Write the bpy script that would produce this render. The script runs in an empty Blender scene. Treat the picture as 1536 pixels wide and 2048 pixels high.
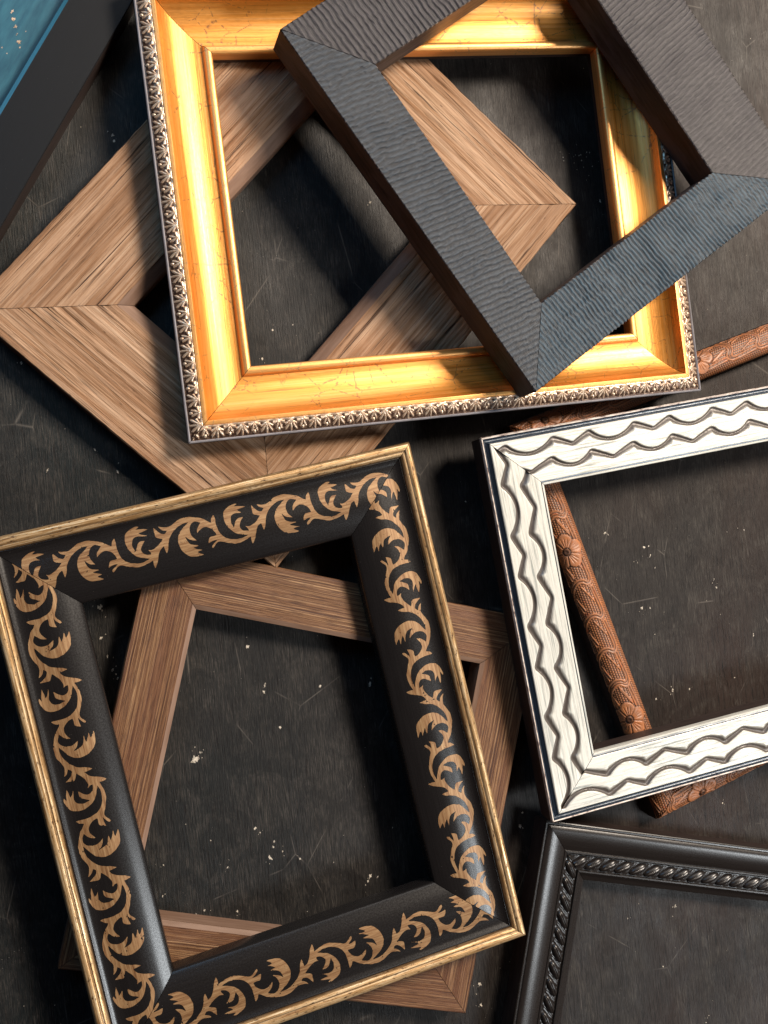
import bpy, bmesh, math, random
import numpy as np
from mathutils import Matrix, Vector
C = bpy.context.scene.collection
CM = 0.01
rnd = random.Random(7)

# ------------------------------------------------------------------ scene / view
sc = bpy.context.scene
sc.render.engine = 'CYCLES'
sc.view_settings.view_transform = 'Standard'
sc.view_settings.look = 'None'
sc.view_settings.exposure = 0.0
sc.view_settings.gamma = 1.0
sc.view_settings.use_curve_mapping = False
w = bpy.data.worlds.new("World"); sc.world = w; w.use_nodes = True
w.node_tree.nodes['Background'].inputs[0].default_value = (0.55, 0.30, 0.24, 1)
w.node_tree.nodes['Background'].inputs[1].default_value = 0.05

# ------------------------------------------------------------------ node helper
class NT:
    def __init__(s, name, rough=0.5, spec=0.5, metal=0.0):
        s.m = bpy.data.materials.new(name); s.m.use_nodes = True
        s.n = s.m.node_tree.nodes; s.l = s.m.node_tree.links
        s.b = s.n['Principled BSDF']
        s.b.inputs['Roughness'].default_value = rough
        s.b.inputs['Metallic'].default_value = metal
        s.b.inputs['Specular IOR Level'].default_value = spec
    def put(s, sock, v):
        if isinstance(v, bpy.types.NodeSocket): s.l.new(v, sock)
        elif isinstance(v, (tuple, list)) and len(v) == 3 and sock.type == 'RGBA': sock.default_value = (*v, 1)
        else: sock.default_value = v
    def uv(s):
        n = s.n.new('ShaderNodeUVMap'); n.uv_map = 'UVMap'; return n.outputs[0]
    def obj(s):
        return s.n.new('ShaderNodeTexCoord').outputs['Object']
    def map(s, v, scale=(1, 1, 1), loc=(0, 0, 0), rot=(0, 0, 0)):
        n = s.n.new('ShaderNodeMapping'); s.l.new(v, n.inputs[0])
        n.inputs['Scale'].default_value = scale; n.inputs['Location'].default_value = loc
        n.inputs['Rotation'].default_value = rot; return n.outputs[0]
    def noise(s, v, scale=1, detail=4, rough=0.55, dist=0.0, col=False):
        n = s.n.new('ShaderNodeTexNoise'); s.l.new(v, n.inputs['Vector'])
        n.inputs['Scale'].default_value = scale; n.inputs['Detail'].default_value = detail
        n.inputs['Roughness'].default_value = rough; n.inputs['Distortion'].default_value = dist
        return n.outputs['Color' if col else 'Fac']
    def voro(s, v, scale=1, feature='F1', out='Distance', rand=1.0):
        n = s.n.new('ShaderNodeTexVoronoi'); s.l.new(v, n.inputs['Vector'])
        n.feature = feature; n.inputs['Scale'].default_value = scale
        n.inputs['Randomness'].default_value = rand
        return n.outputs[out]
    def ramp(s, f, stops, interp='LINEAR'):
        n = s.n.new('ShaderNodeValToRGB'); s.l.new(f, n.inputs[0]); r = n.color_ramp
        r.interpolation = interp
        while len(r.elements) < len(stops): r.elements.new(0.5)
        for e, (p, c) in zip(r.elements, stops):
            e.position = p; e.color = (*c, 1) if isinstance(c, tuple) else (c, c, c, 1)
        return n.outputs[0]
    def mix(s, f, a, b, mode='MIX'):
        n = s.n.new('ShaderNodeMix'); n.data_type = 'RGBA'; n.blend_type = mode
        s.put(n.inputs[0], f); s.put(n.inputs[6], a); s.put(n.inputs[7], b); return n.outputs[2]
    def math(s, op, a, b=0.0, c=None, clamp=False):
        n = s.n.new('ShaderNodeMath'); n.operation = op; n.use_clamp = clamp
        s.put(n.inputs[0], a); s.put(n.inputs[1], b)
        if c is not None: s.put(n.inputs[2], c)
        return n.outputs[0]
    def sep(s, v):
        n = s.n.new('ShaderNodeSeparateXYZ'); s.l.new(v, n.inputs[0]); return n.outputs
    def attr(s, name='mask'):
        n = s.n.new('ShaderNodeAttribute'); n.attribute_name = name; return n.outputs['Fac']
    def bump(s, h, dist, strength=1.0, prev=None):
        n = s.n.new('ShaderNodeBump'); s.put(n.inputs['Height'], h)
        n.inputs['Distance'].default_value = dist; n.inputs['Strength'].default_value = strength
        if prev is not None: s.l.new(prev, n.inputs['Normal'])
        return n.outputs[0]
    def done(s, col=None, rough=None, nrm=None, metal=None):
        if col is not None: s.put(s.b.inputs['Base Color'], col)
        if rough is not None: s.put(s.b.inputs['Roughness'], rough)
        if nrm is not None: s.l.new(nrm, s.b.inputs['Normal'])
        if metal is not None: s.put(s.b.inputs['Metallic'], metal)
        return s.m

# UV = (distance along the rail, distance across the moulding), both in cm
def mat_table():
    t = NT('dark_stained_plywood', spec=0.24)
    v = t.map(t.obj(), rot=(0, 0, math.radians(-6)), scale=(100, 100, 100))
    g = t.noise(t.map(v, scale=(11, 0.55, 1)), 1, 6, 0.7, 0.5)
    g2 = t.noise(t.map(v, scale=(30, 1.6, 1)), 1, 4, 0.65)
    broad = t.noise(t.map(v, scale=(0.10, 0.06, 1)), 1, 3, 0.5)
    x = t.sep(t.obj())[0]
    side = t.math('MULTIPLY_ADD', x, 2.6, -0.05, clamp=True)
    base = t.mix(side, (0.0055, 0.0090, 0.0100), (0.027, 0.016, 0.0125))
    base = t.mix(t.ramp(broad, [(0.4, 0.0), (0.62, 0.75)]), base, (0.015, 0.0135, 0.0125))
    base = t.mix(t.ramp(g, [(0.36, 1.0), (0.50, 0.0)]), base, (0.004, 0.003, 0.003))
    base = t.mix(t.ramp(g2, [(0.52, 0.0), (0.70, 0.75)]), base, (0.046, 0.039, 0.033))
    pt = t.noise(t.map(v, scale=(0.5, 0.35, 1), loc=(3, 8, 0)), 1, 7, 0.75, 1.2)
    fib = t.noise(t.map(v, scale=(18, 0.9, 1), loc=(5, 1, 0)), 1, 5, 0.75, 0.3)
    worn = t.math('MULTIPLY', t.ramp(pt, [(0.45, 0.0), (0.60, 1.0)]), t.ramp(fib, [(0.47, 0.0), (0.62, 0.9)]))
    base = t.mix(worn, base, (0.062, 0.054, 0.046))
    # scuffs: thin curved scratches where the stain is rubbed
    sv = t.mix(0.06, v, t.noise(v, 0.12, 2, 0.5, col=True))
    scr = t.voro(t.map(v, scale=(0.21, 0.13, 1), rot=(0, 0, 0.9)), 1, 'DISTANCE_TO_EDGE')
    m1 = t.noise(v, 0.35, 3, 0.6)
    line = t.math('MULTIPLY', t.ramp(scr, [(0.0, 0.5), (0.006, 0.0)]), t.ramp(m1, [(0.52, 0.0), (0.62, 1.0)]))
    base = t.mix(line, base, (0.16, 0.14, 0.12))
    dust = t.voro(v, 3.4)
    dm = t.noise(v, 0.3, 2, 0.5)
    dd = t.math('MULTIPLY', t.ramp(dust, [(0.03, 1.0), (0.06, 0.0)]), t.ramp(dm, [(0.55, 0.0), (0.65, 0.9)]))
    base = t.mix(dd, base, (0.34, 0.31, 0.27))
    smear = t.noise(t.map(v, scale=(0.5, 0.25, 1)), 1, 5, 0.7)
    rough = t.ramp(smear, [(0.3, 0.36), (0.7, 0.60)])
    b1 = t.bump(g, 0.0003, 0.9)
    b2 = t.bump(g2, 0.00012, 0.8, b1)
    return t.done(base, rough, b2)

def mat_distressed():       # big weathered frame
    t = NT('weathered_brown_wood', spec=0.3)
    uv = t.uv()
    wav = t.mix(0.02, uv, t.noise(t.map(uv, scale=(0.25, 0.5, 1)), 1, 2, 0.5, col=True))
    g = t.noise(t.map(wav, scale=(0.11, 4.2, 1)), 1, 6, 0.66, 0.15)
    fine = t.noise(t.map(uv, scale=(0.30, 19, 1)), 1, 3, 0.6)
    band = t.noise(t.map(uv, scale=(0.06, 0.9, 1)), 1, 3, 0.5)
    crk = t.noise(t.map(wav, scale=(0.13, 7.5, 1), loc=(9, 3, 0)), 1, 3, 0.55, 0.5)
    col = t.ramp(g, [(0.28, (0.085, 0.036, 0.017)), (0.40, (0.30, 0.155, 0.075)), (0.56, (0.48, 0.30, 0.185)), (0.75, (0.60, 0.42, 0.285))])
    col = t.mix(t.ramp(band, [(0.42, 0.0), (0.66, 0.7)]), col, (0.22, 0.105, 0.048))
    col = t.mix(t.ramp(fine, [(0.34, 0.55), (0.44, 0.0)]), col, (0.10, 0.045, 0.022))
    col = t.mix(t.ramp(crk, [(0.30, 1.0), (0.37, 0.0)]), col, (0.05, 0.022, 0.012))
    pore = t.ramp(t.voro(t.map(uv, scale=(0.5, 2.6, 1)), 1), [(0.03, 1.0), (0.07, 0.0)])
    col = t.mix(t.math('MULTIPLY', pore, 0.8), col, (0.06, 0.024, 0.012))
    n = t.bump(g, 0.0011, 0.9)
    n = t.bump(t.ramp(crk, [(0.31, 0.0), (0.42, 1.0)]), 0.0006, 0.8, n)
    n = t.bump(fine, 0.0003, 0.7, n)
    return t.done(col, 0.68, n)

def mat_plainwood(name, a, b, sc_=3):
    t = NT(name, spec=0.3)
    f = t.noise(t.map(t.uv(), scale=(0.3, sc_, 1)), 1, 4, 0.6)
    return t.done(t.ramp(f, [(0.3, a), (0.7, b)]), 0.55, t.bump(f, 0.0002, 0.6))

def mat_walnut():           # smaller striped frame
    t = NT('striped_walnut', spec=0.35)
    uv = t.uv()
    g = t.noise(t.map(uv, scale=(0.09, 11, 1)), 1, 5, 0.68, 0.12)
    f = t.noise(t.map(uv, scale=(0.9, 26, 1)), 1, 3, 0.6)
    b = t.noise(t.map(uv, scale=(0.05, 1.1, 1)), 1, 2, 0.5)
    col = t.ramp(g, [(0.36, (0.040, 0.014, 0.007)), (0.46, (0.13, 0.056, 0.024)), (0.56, (0.235, 0.12, 0.054)), (0.68, (0.44, 0.27, 0.14))])
    col = t.mix(t.ramp(b, [(0.4, 0.0), (0.65, 0.55)]), col, (0.14, 0.055, 0.026))
    col = t.mix(t.ramp(f, [(0.38, 0.75), (0.5, 0.0)]), col, (0.05, 0.019, 0.010))
    n = t.bump(g, 0.0004, 0.8); n = t.bump(f, 0.0002, 0.7, n)
    return t.done(col, 0.52, n)

def mat_gold(name='antique_gold_leaf', lighter=False):
    t = NT(name, spec=0.6)
    uv = t.uv(); s = t.sep(uv)
    st = t.noise(t.map(uv, scale=(0.10, 5.5, 1)), 1, 6, 0.65, 0.15)
    fi = t.noise(t.map(uv, scale=(0.35, 21, 1)), 1, 4, 0.6)
    sp = t.noise(t.map(uv, scale=(3.2, 9, 1)), 1, 3, 0.6)
    col = t.ramp(st, [(0.30, (0.42, 0.11, 0.008)), (0.43, (0.82, 0.32, 0.040)), (0.58, (0.92, 0.41, 0.085)), (0.75, (1.0, 0.54, 0.20))])
    dark = t.math('MULTIPLY', t.ramp(fi, [(0.34, 1.0), (0.43, 0.0)]), t.ramp(st, [(0.40, 1.0), (0.58, 0.15)]))
    # lapped leaf sheets: each sheet a little different, joint line between them
    cell = t.math('FLOOR', t.math('DIVIDE', t.math('ADD', s[0], t.math('MULTIPLY', t.noise(t.map(uv, scale=(0.6, 0.9, 1)), 1, 2), 0.5)), 11.5))
    wn = t.n.new('ShaderNodeTexWhiteNoise'); wn.noise_dimensions = '1D'; t.l.new(cell, wn.inputs['W'])
    col = t.mix(t.math('MULTIPLY', wn.outputs['Value'], 0.35), col, (0.72, 0.28, 0.035))
    fr = t.math('FRACT', t.math('DIVIDE', t.math('ADD', s[0], t.math('MULTIPLY', t.noise(t.map(uv, scale=(0.6, 0.9, 1)), 1, 2), 0.5)), 11.5))
    seam = t.ramp(fr, [(0.0, 1.0), (0.009, 0.0)])
    brk = t.noise(uv, 3, 3)
    dark = t.math('MAXIMUM', dark, t.math('MULTIPLY', seam, t.ramp(brk, [(0.42, 0.0), (0.55, 1.0)])))
    # craquelure scratches
    dv = t.mix(0.12, uv, t.noise(uv, 1.4, 3, 0.6, col=True))
    ck = t.voro(t.map(dv, scale=(0.75, 0.95, 1), rot=(0, 0, 0.5)), 1, 'DISTANCE_TO_EDGE')
    mk = t.noise(uv, 0.28, 2, 0.5); mk2 = t.noise(uv, 5, 2, 0.5)
    cr = t.math('MULTIPLY', t.ramp(ck, [(0.0, 1.0), (0.035, 0.0)]), t.math('MULTIPLY', t.ramp(mk, [(0.46, 0.0), (0.53, 1.0)]), t.ramp(mk2, [(0.45, 0.0), (0.56, 1.0)])))
    dark = t.math('MAXIMUM', dark, cr)
    dark = t.math('MULTIPLY', dark, 0.75)
    col = t.mix(dark, col, (0.075, 0.022, 0.004))
    if lighter: col = t.mix(0.2, col, (1.0, 0.70, 0.34))
    rough = t.ramp(sp, [(0.3, 0.36), (0.7, 0.48)])
    n = t.bump(fi, 0.00012, 0.7); n = t.bump(st, 0.0002, 0.5, n)
    t.b.inputs['Coat Weight'].default_value = 0.7; t.b.inputs['Coat Roughness'].default_value = 0.38
    return t.done(col, rough, n, t.math('MULTIPLY_ADD', dark, -0.6, 0.72))

def mat_leafband():         # ornament band on the gold frame: pale bronze on dark recesses
    t = NT('bronzed_leaf_relief', spec=0.6)
    m = t.attr(); uv = t.uv()
    nz = t.noise(uv, 6, 3, 0.6)
    hi = t.mix(t.ramp(nz, [(0.4, 0.0), (0.6, 1.0)]), (0.84, 0.68, 0.52), (0.68, 0.46, 0.31))
    f = t.math('ADD', m, t.math('MULTIPLY_ADD', nz, 0.5, -0.25))
    col = t.mix(t.ramp(f, [(-0.1 + 0.1, 0.0), (0.22, 1.0)]), (0.10, 0.052, 0.034), hi)
    return t.done(col, 0.30, t.bump(nz, 0.0001, 0.6), 0.55)

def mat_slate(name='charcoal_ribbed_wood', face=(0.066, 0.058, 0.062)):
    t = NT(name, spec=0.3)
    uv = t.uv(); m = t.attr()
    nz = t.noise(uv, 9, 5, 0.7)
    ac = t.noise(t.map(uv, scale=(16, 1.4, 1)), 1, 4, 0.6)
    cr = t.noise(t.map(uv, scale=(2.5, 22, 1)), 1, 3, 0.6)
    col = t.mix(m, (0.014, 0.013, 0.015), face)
    col = t.mix(t.ramp(ac, [(0.38, 0.75), (0.52, 0.0)]), col, (0.022, 0.020, 0.021))
    col = t.mix(t.ramp(nz, [(0.62, 0.0), (0.74, 0.5)]), col, (0.19, 0.175, 0.165))
    edge = t.attr('edge')
    wear = t.math('MULTIPLY', edge, t.ramp(t.noise(t.map(uv, scale=(5, 5, 1)), 1, 3, 0.7), [(0.46, 0.0), (0.6, 1.0)]))
    col = t.mix(t.math('MULTIPLY', wear, 0.8), col, (0.42, 0.35, 0.30))
    n = t.bump(ac, 0.00035, 0.8); n = t.bump(nz, 0.00025, 0.8, n)
    n = t.bump(cr, 0.0002, 0.5, n)
    return t.done(col, t.ramp(nz, [(0.3, 0.36), (0.7, 0.55)]), n)

def mat_slate_side():
    t = NT('charcoal_raw_side', spec=0.35)
    uv = t.uv()
    g = t.noise(t.map(uv, scale=(0.35, 3.0, 1)), 1, 5, 0.65, 0.3)
    p = t.noise(t.map(uv, scale=(0.25, 0.6, 1)), 1, 3, 0.5)
    col = t.ramp(g, [(0.35, (0.016, 0.011, 0.011)), (0.65, (0.060, 0.044, 0.041))])
    col = t.mix(t.ramp(p, [(0.5, 0.0), (0.55, 0.6)]), col, (0.075, 0.062, 0.066))
    return t.done(col, 0.55, t.bump(g, 0.0004, 0.7))

def mat_black(name='satin_black_lacquer', tone=(0.008, 0.007, 0.007), rough=0.22, bump=0.6, spec=0.55):
    t = NT(name, spec=spec)
    uv = t.uv()
    g = t.noise(t.map(uv, scale=(0.4, 18, 1)), 1, 4, 0.6)
    d = t.noise(uv, 11, 3, 0.6)
    du = t.voro(uv, 3.0)
    col = t.mix(t.ramp(g, [(0.35, 0.0), (0.7, 0.7)]), tone, tuple(c * 1.7 for c in tone))
    col = t.mix(t.ramp(du, [(0.02, 0.6), (0.035, 0.0)]), col, (0.25, 0.23, 0.2))
    return t.done(col, t.ramp(d, [(0.3, rough), (0.7, rough + 0.1)]), t.bump(g, 0.00003, bump))

def mat_bead():
    t = NT('rubbed_gilt_bead', spec=0.55)
    uv = t.uv()
    g = t.noise(t.map(uv, scale=(0.35, 11, 1)), 1, 6, 0.7, 0.3)
    sp = t.noise(t.map(uv, scale=(2.2, 7, 1)), 1, 4, 0.7)
    v = t.sep(uv)[1]
    rec = t.attr()
    col = t.ramp(g, [(0.34, (0.20, 0.085, 0.028)), (0.48, (0.58, 0.35, 0.15)), (0.64, (0.92, 0.72, 0.46))])
    col = t.mix(t.ramp(sp, [(0.34, 1.0), (0.44, 0.0)]), col, (0.055, 0.022, 0.010))
    col = t.mix(t.math('MULTIPLY', rec, 0.85), col, (0.05, 0.022, 0.010))
    return t.done(col, 0.34, t.bump(sp, 0.00015, 0.7), 0.55)

def mat_scroll():
    t = NT('gold_brushed_scrollwork', spec=0.5)
    uv = t.uv()
    g = t.noise(t.map(uv, scale=(0.5, 8, 1)), 1, 5, 0.7, 0.3)
    f = t.noise(t.map(uv, scale=(1.5, 24, 1)), 1, 3, 0.6)
    col = t.ramp(g, [(0.32, (0.15, 0.066, 0.026)), (0.48, (0.30, 0.165, 0.075)), (0.7, (0.44, 0.28, 0.14))])
    col = t.mix(t.ramp(f, [(0.34, 0.6), (0.45, 0.0)]), col, (0.16, 0.065, 0.022))
    return t.done(col, 0.42, None, 0.25)

def mat_white():
    t = NT('whitewashed_silver', spec=0.5)
    uv = t.uv(); m = t.attr()
    g = t.noise(t.map(uv, scale=(0.22, 7, 1)), 1, 6, 0.7, 0.15)
    f = t.noise(t.map(uv, scale=(0.5, 24, 1)), 1, 3, 0.6)
    pm = t.noise(t.map(uv, scale=(0.22, 0.7, 1)), 1, 2, 0.5)
    col = t.mix(t.math('MULTIPLY', t.ramp(g, [(0.36, 1.0), (0.5, 0.0)]), t.ramp(pm, [(0.40, 1.0), (0.65, 0.45)])), (0.68, 0.665, 0.60), (0.22, 0.24, 0.225))
    col = t.mix(t.math('MULTIPLY', t.ramp(f, [(0.36, 0.7), (0.46, 0.0)]), 0.6), col, (0.42, 0.42, 0.36))
    smear = t.math('ADD', m, t.math('MULTIPLY_ADD', f, 0.8, -0.40))
    col = t.mix(t.ramp(smear, [(0.10, 0.0), (0.60, 0.95)]), col, (0.085, 0.066, 0.056))
    n = t.bump(f, 0.00015, 0.6); n = t.bump(g, 0.0002, 0.5, n)
    return t.done(col, 0.33, n, 0.12)

def mat_rim(name='rubbed_rim'):
    t = NT(name, spec=0.5)
    uv = t.uv()
    a = t.noise(t.map(uv, scale=(1.6, 5, 1)), 1, 4, 0.7)
    col = t.ramp(a, [(0.36, (0.10, 0.055, 0.045)), (0.46, (0.52, 0.42, 0.36)), (0.6, (0.78, 0.70, 0.62))])
    return t.done(col, 0.4, t.bump(a, 0.0003, 0.6))

def mat_navy():
    t = NT('dark_glossy_channel', spec=0.9)
    uv = t.uv(); a = t.noise(t.map(uv, scale=(1, 9, 1)), 1, 4, 0.7)
    col = t.ramp(a, [(0.35, (0.020, 0.028, 0.045)), (0.7, (0.045, 0.07, 0.10))])
    return t.done(col, 0.28, t.bump(a, 0.00012, 0.6), 0.3)

def mat_side(name, a, b):
    t = NT(name, spec=0.4)
    g = t.noise(t.map(t.uv(), scale=(0.6, 4, 1)), 1, 5, 0.7)
    return t.done(t.ramp(g, [(0.35, a), (0.7, b)]), 0.5, t.bump(g, 0.0003, 0.6))

def mat_tooled():
    t = NT('tooled_orange_brown_leather', spec=0.5)
    uv = t.uv(); m = t.attr()
    nz = t.noise(uv, 1.6, 5, 0.65); fn = t.noise(uv, 14, 3, 0.6)
    hi = t.mix(t.ramp(nz, [(0.38, 0.0), (0.62, 1.0)]), (0.43, 0.155, 0.055), (0.29, 0.13, 0.068))
    hi = t.mix(t.ramp(t.noise(uv, 2.3, 3, 0.6), [(0.60, 0.0), (0.72, 0.7)]), hi, (0.50, 0.095, 0.022))
    f = t.math('ADD', m, t.math('MULTIPLY_ADD', fn, 0.3, -0.15))
    col = t.mix(t.ramp(f, [(0.15, 1.0), (0.6, 0.0)]), hi, (0.060, 0.026, 0.014))
    return t.done(col, 0.42, t.bump(fn, 0.00012, 0.7))

def mat_plain(name, c, rough=0.5):
    t = NT(name); return t.done(c, rough)

M = dict(table=mat_table(), distressed=mat_distressed(), walnut=mat_walnut(), gold=mat_gold(),
         goldlip=mat_gold('pale_gold_fillet', True), band=mat_leafband(), slate=mat_slate(), slateside=mat_slate_side(),
         black=mat_black(), ropeblack=mat_black('brushed_black_paint', (0.012, 0.0095, 0.0085), 0.25, 0.9),
         deepblack=mat_black('smooth_black_lacquer', (0.004, 0.004, 0.0045), 0.42, 0.3, 0.28),
         edgeglint=mat_black('black_edge_baked_blue_glint', (0.01, 0.06, 0.085), 0.16, 0.2),  # blue highlight along the black edge is put into this colour
         slatebluesheen=mat_slate('charcoal_ribs_baked_blue_sheen', (0.050, 0.086, 0.118)), slatefaintsheen=mat_slate('charcoal_ribs_baked_faint_sheen', (0.052, 0.064, 0.080)),  # cool reflected light on these two rails is put into their colour
         bead=mat_bead(), scroll=mat_scroll(), white=mat_white(), rim=mat_rim(), navy=mat_navy(),
         greyrim=mat_side('grey_metallic_rim', (0.18, 0.17, 0.18), (0.36, 0.34, 0.36)),
         darkside=mat_side('dark_brown_side', (0.020, 0.012, 0.010), (0.05, 0.032, 0.027)),
         browndark=mat_side('stained_brown_side', (0.10, 0.05, 0.03), (0.20, 0.11, 0.07)),
         chamfer=mat_plainwood('smooth_tan_bevel', (0.17, 0.095, 0.06), (0.27, 0.17, 0.12)),
         tooled=mat_tooled(), bluetablelight=None)

# ------------------------------------------------------------------ numpy noise
def vnoise(x, y, seed=0):
    r = np.random.RandomState(seed).rand(256, 256)
    xi = np.floor(x).astype(int); yi = np.floor(y).astype(int)
    fx = x - xi; fy = y - yi; fx = fx * fx * (3 - 2 * fx); fy = fy * fy * (3 - 2 * fy)
    g = lambda a, b: r[a % 256, b % 256]
    return (g(xi, yi) * (1 - fx) + g(xi + 1, yi) * fx) * (1 - fy) + (g(xi, yi + 1) * (1 - fx) + g(xi + 1, yi + 1) * fx) * fy
def sstep(a, b, x):
    t = np.clip((x - a) / (b - a), 0, 1); return t * t * (3 - 2 * t)

# ------------------------------------------------------------------ moulding builder (cm)
def dense(pts, step):
    out = [pts[0]]
    for a, b in zip(pts[:-1], pts[1:]):
        n = max(1, int(math.ceil(math.hypot(b[0] - a[0], b[1] - a[1]) / step)))
        for i in range(1, n + 1): out.append((a[0] + (b[0] - a[0]) * i / n, a[1] + (b[1] - a[1]) * i / n))
    return out
def curve(pts, n=8):            # Catmull-Rom through profile points
    P = [pts[0]] + list(pts) + [pts[-1]]; out = []
    for i in range(1, len(P) - 2):
        for k in range(n):
            t = k / n; a, b, c, d = P[i - 1], P[i], P[i + 1], P[i + 2]
            out.append(tuple(0.5 * (2 * b[j] + (c[j] - a[j]) * t + (2 * a[j] - 5 * b[j] + 4 * c[j] - d[j]) * t * t + (3 * b[j] - a[j] - 3 * c[j] + d[j]) * t ** 3) for j in (0, 1)))
    out.append(pts[-1]); return out

class Seg:
    def __init__(s, pts, mat, step=None, du=2.0, disp=None, part=None):
        s.pts = dense(pts, step) if step else list(pts); s.mat = mat; s.du = du; s.disp = disp; s.part = part

GAP = 0.017
def mk_mesh(name, chunks, parent, caps=None, angle=32):
    """chunks: (verts Nx3 cm, quads, uv per vert, mask, edge, matindex)"""
    V = []; F = []; UV = []; MK = []; EG = []; MI = []; off = 0
    for v, q, uv, mk, eg, mi in chunks:
        V.append(v); F.append(q + off); UV.append(uv); MK.append(mk); EG.append(eg); MI.append(np.full(len(q), mi)); off += len(v)
    V = np.vstack(V); F = np.vstack(F); UV = np.vstack(UV); MK = np.concatenate(MK); EG = np.concatenate(EG); MI = np.concatenate(MI)
    me = bpy.data.meshes.new(name)
    capf = []
    nv = len(V)
    if caps:
        for cv in caps:
            capf.append(list(range(nv, nv + len(cv)))); V = np.vstack([V, cv]); nv += len(cv)
        z = len(V) - len(MK); MK = np.concatenate([MK, np.zeros(z)]); EG = np.concatenate([EG, np.zeros(z)]); UV = np.vstack([UV, V[-z:, [0, 2]] if z else np.zeros((0, 2))])
    me.vertices.add(len(V)); me.vertices.foreach_set('co', (V * CM).astype(np.float32).ravel())
    nl = len(F) * 4 + sum(map(len, capf)); me.loops.add(nl); me.polygons.add(len(F) + len(capf))
    li = np.concatenate([F.ravel()] + [np.array(c) for c in capf]).astype(np.int32)
    me.loops.foreach_set('vertex_index', li)
    tot = np.concatenate([np.full(len(F), 4), np.array([len(c) for c in capf], int)]).astype(np.int32)
    st = np.concatenate([[0], np.cumsum(tot)[:-1]]).astype(np.int32)
    me.polygons.foreach_set('loop_start', st); me.polygons.foreach_set('loop_total', tot)
    me.polygons.foreach_set('material_index', np.concatenate([MI, np.zeros(len(capf))]).astype(np.int32))
    me.update(calc_edges=True)
    ul = me.uv_layers.new(name='UVMap'); ul.data.foreach_set('uv', UV[li].astype(np.float32).ravel())
    for nm, arr in (('mask', MK), ('edge', EG)):
        if np.any(arr):
            a = me.attributes.new(nm, 'FLOAT', 'POINT'); a.data.foreach_set('value', arr.astype(np.float32))
    me.validate(); me.shade_smooth(); me.set_sharp_from_angle(angle=math.radians(angle))
    o = bpy.data.objects.new(name, me); C.objects.link(o); o.parent = parent
    return o

def rail_xf(k, W, H):
    if k == 0: return lambda u, v, z: np.stack([u, -H / 2 + v, z], -1)
    if k == 1: return lambda u, v, z: np.stack([W / 2 - v, u, z], -1)
    if k == 2: return lambda u, v, z: np.stack([-u, H / 2 - v, z], -1)
    return lambda u, v, z: np.stack([-W / 2 + v, -u, z], -1)

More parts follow.
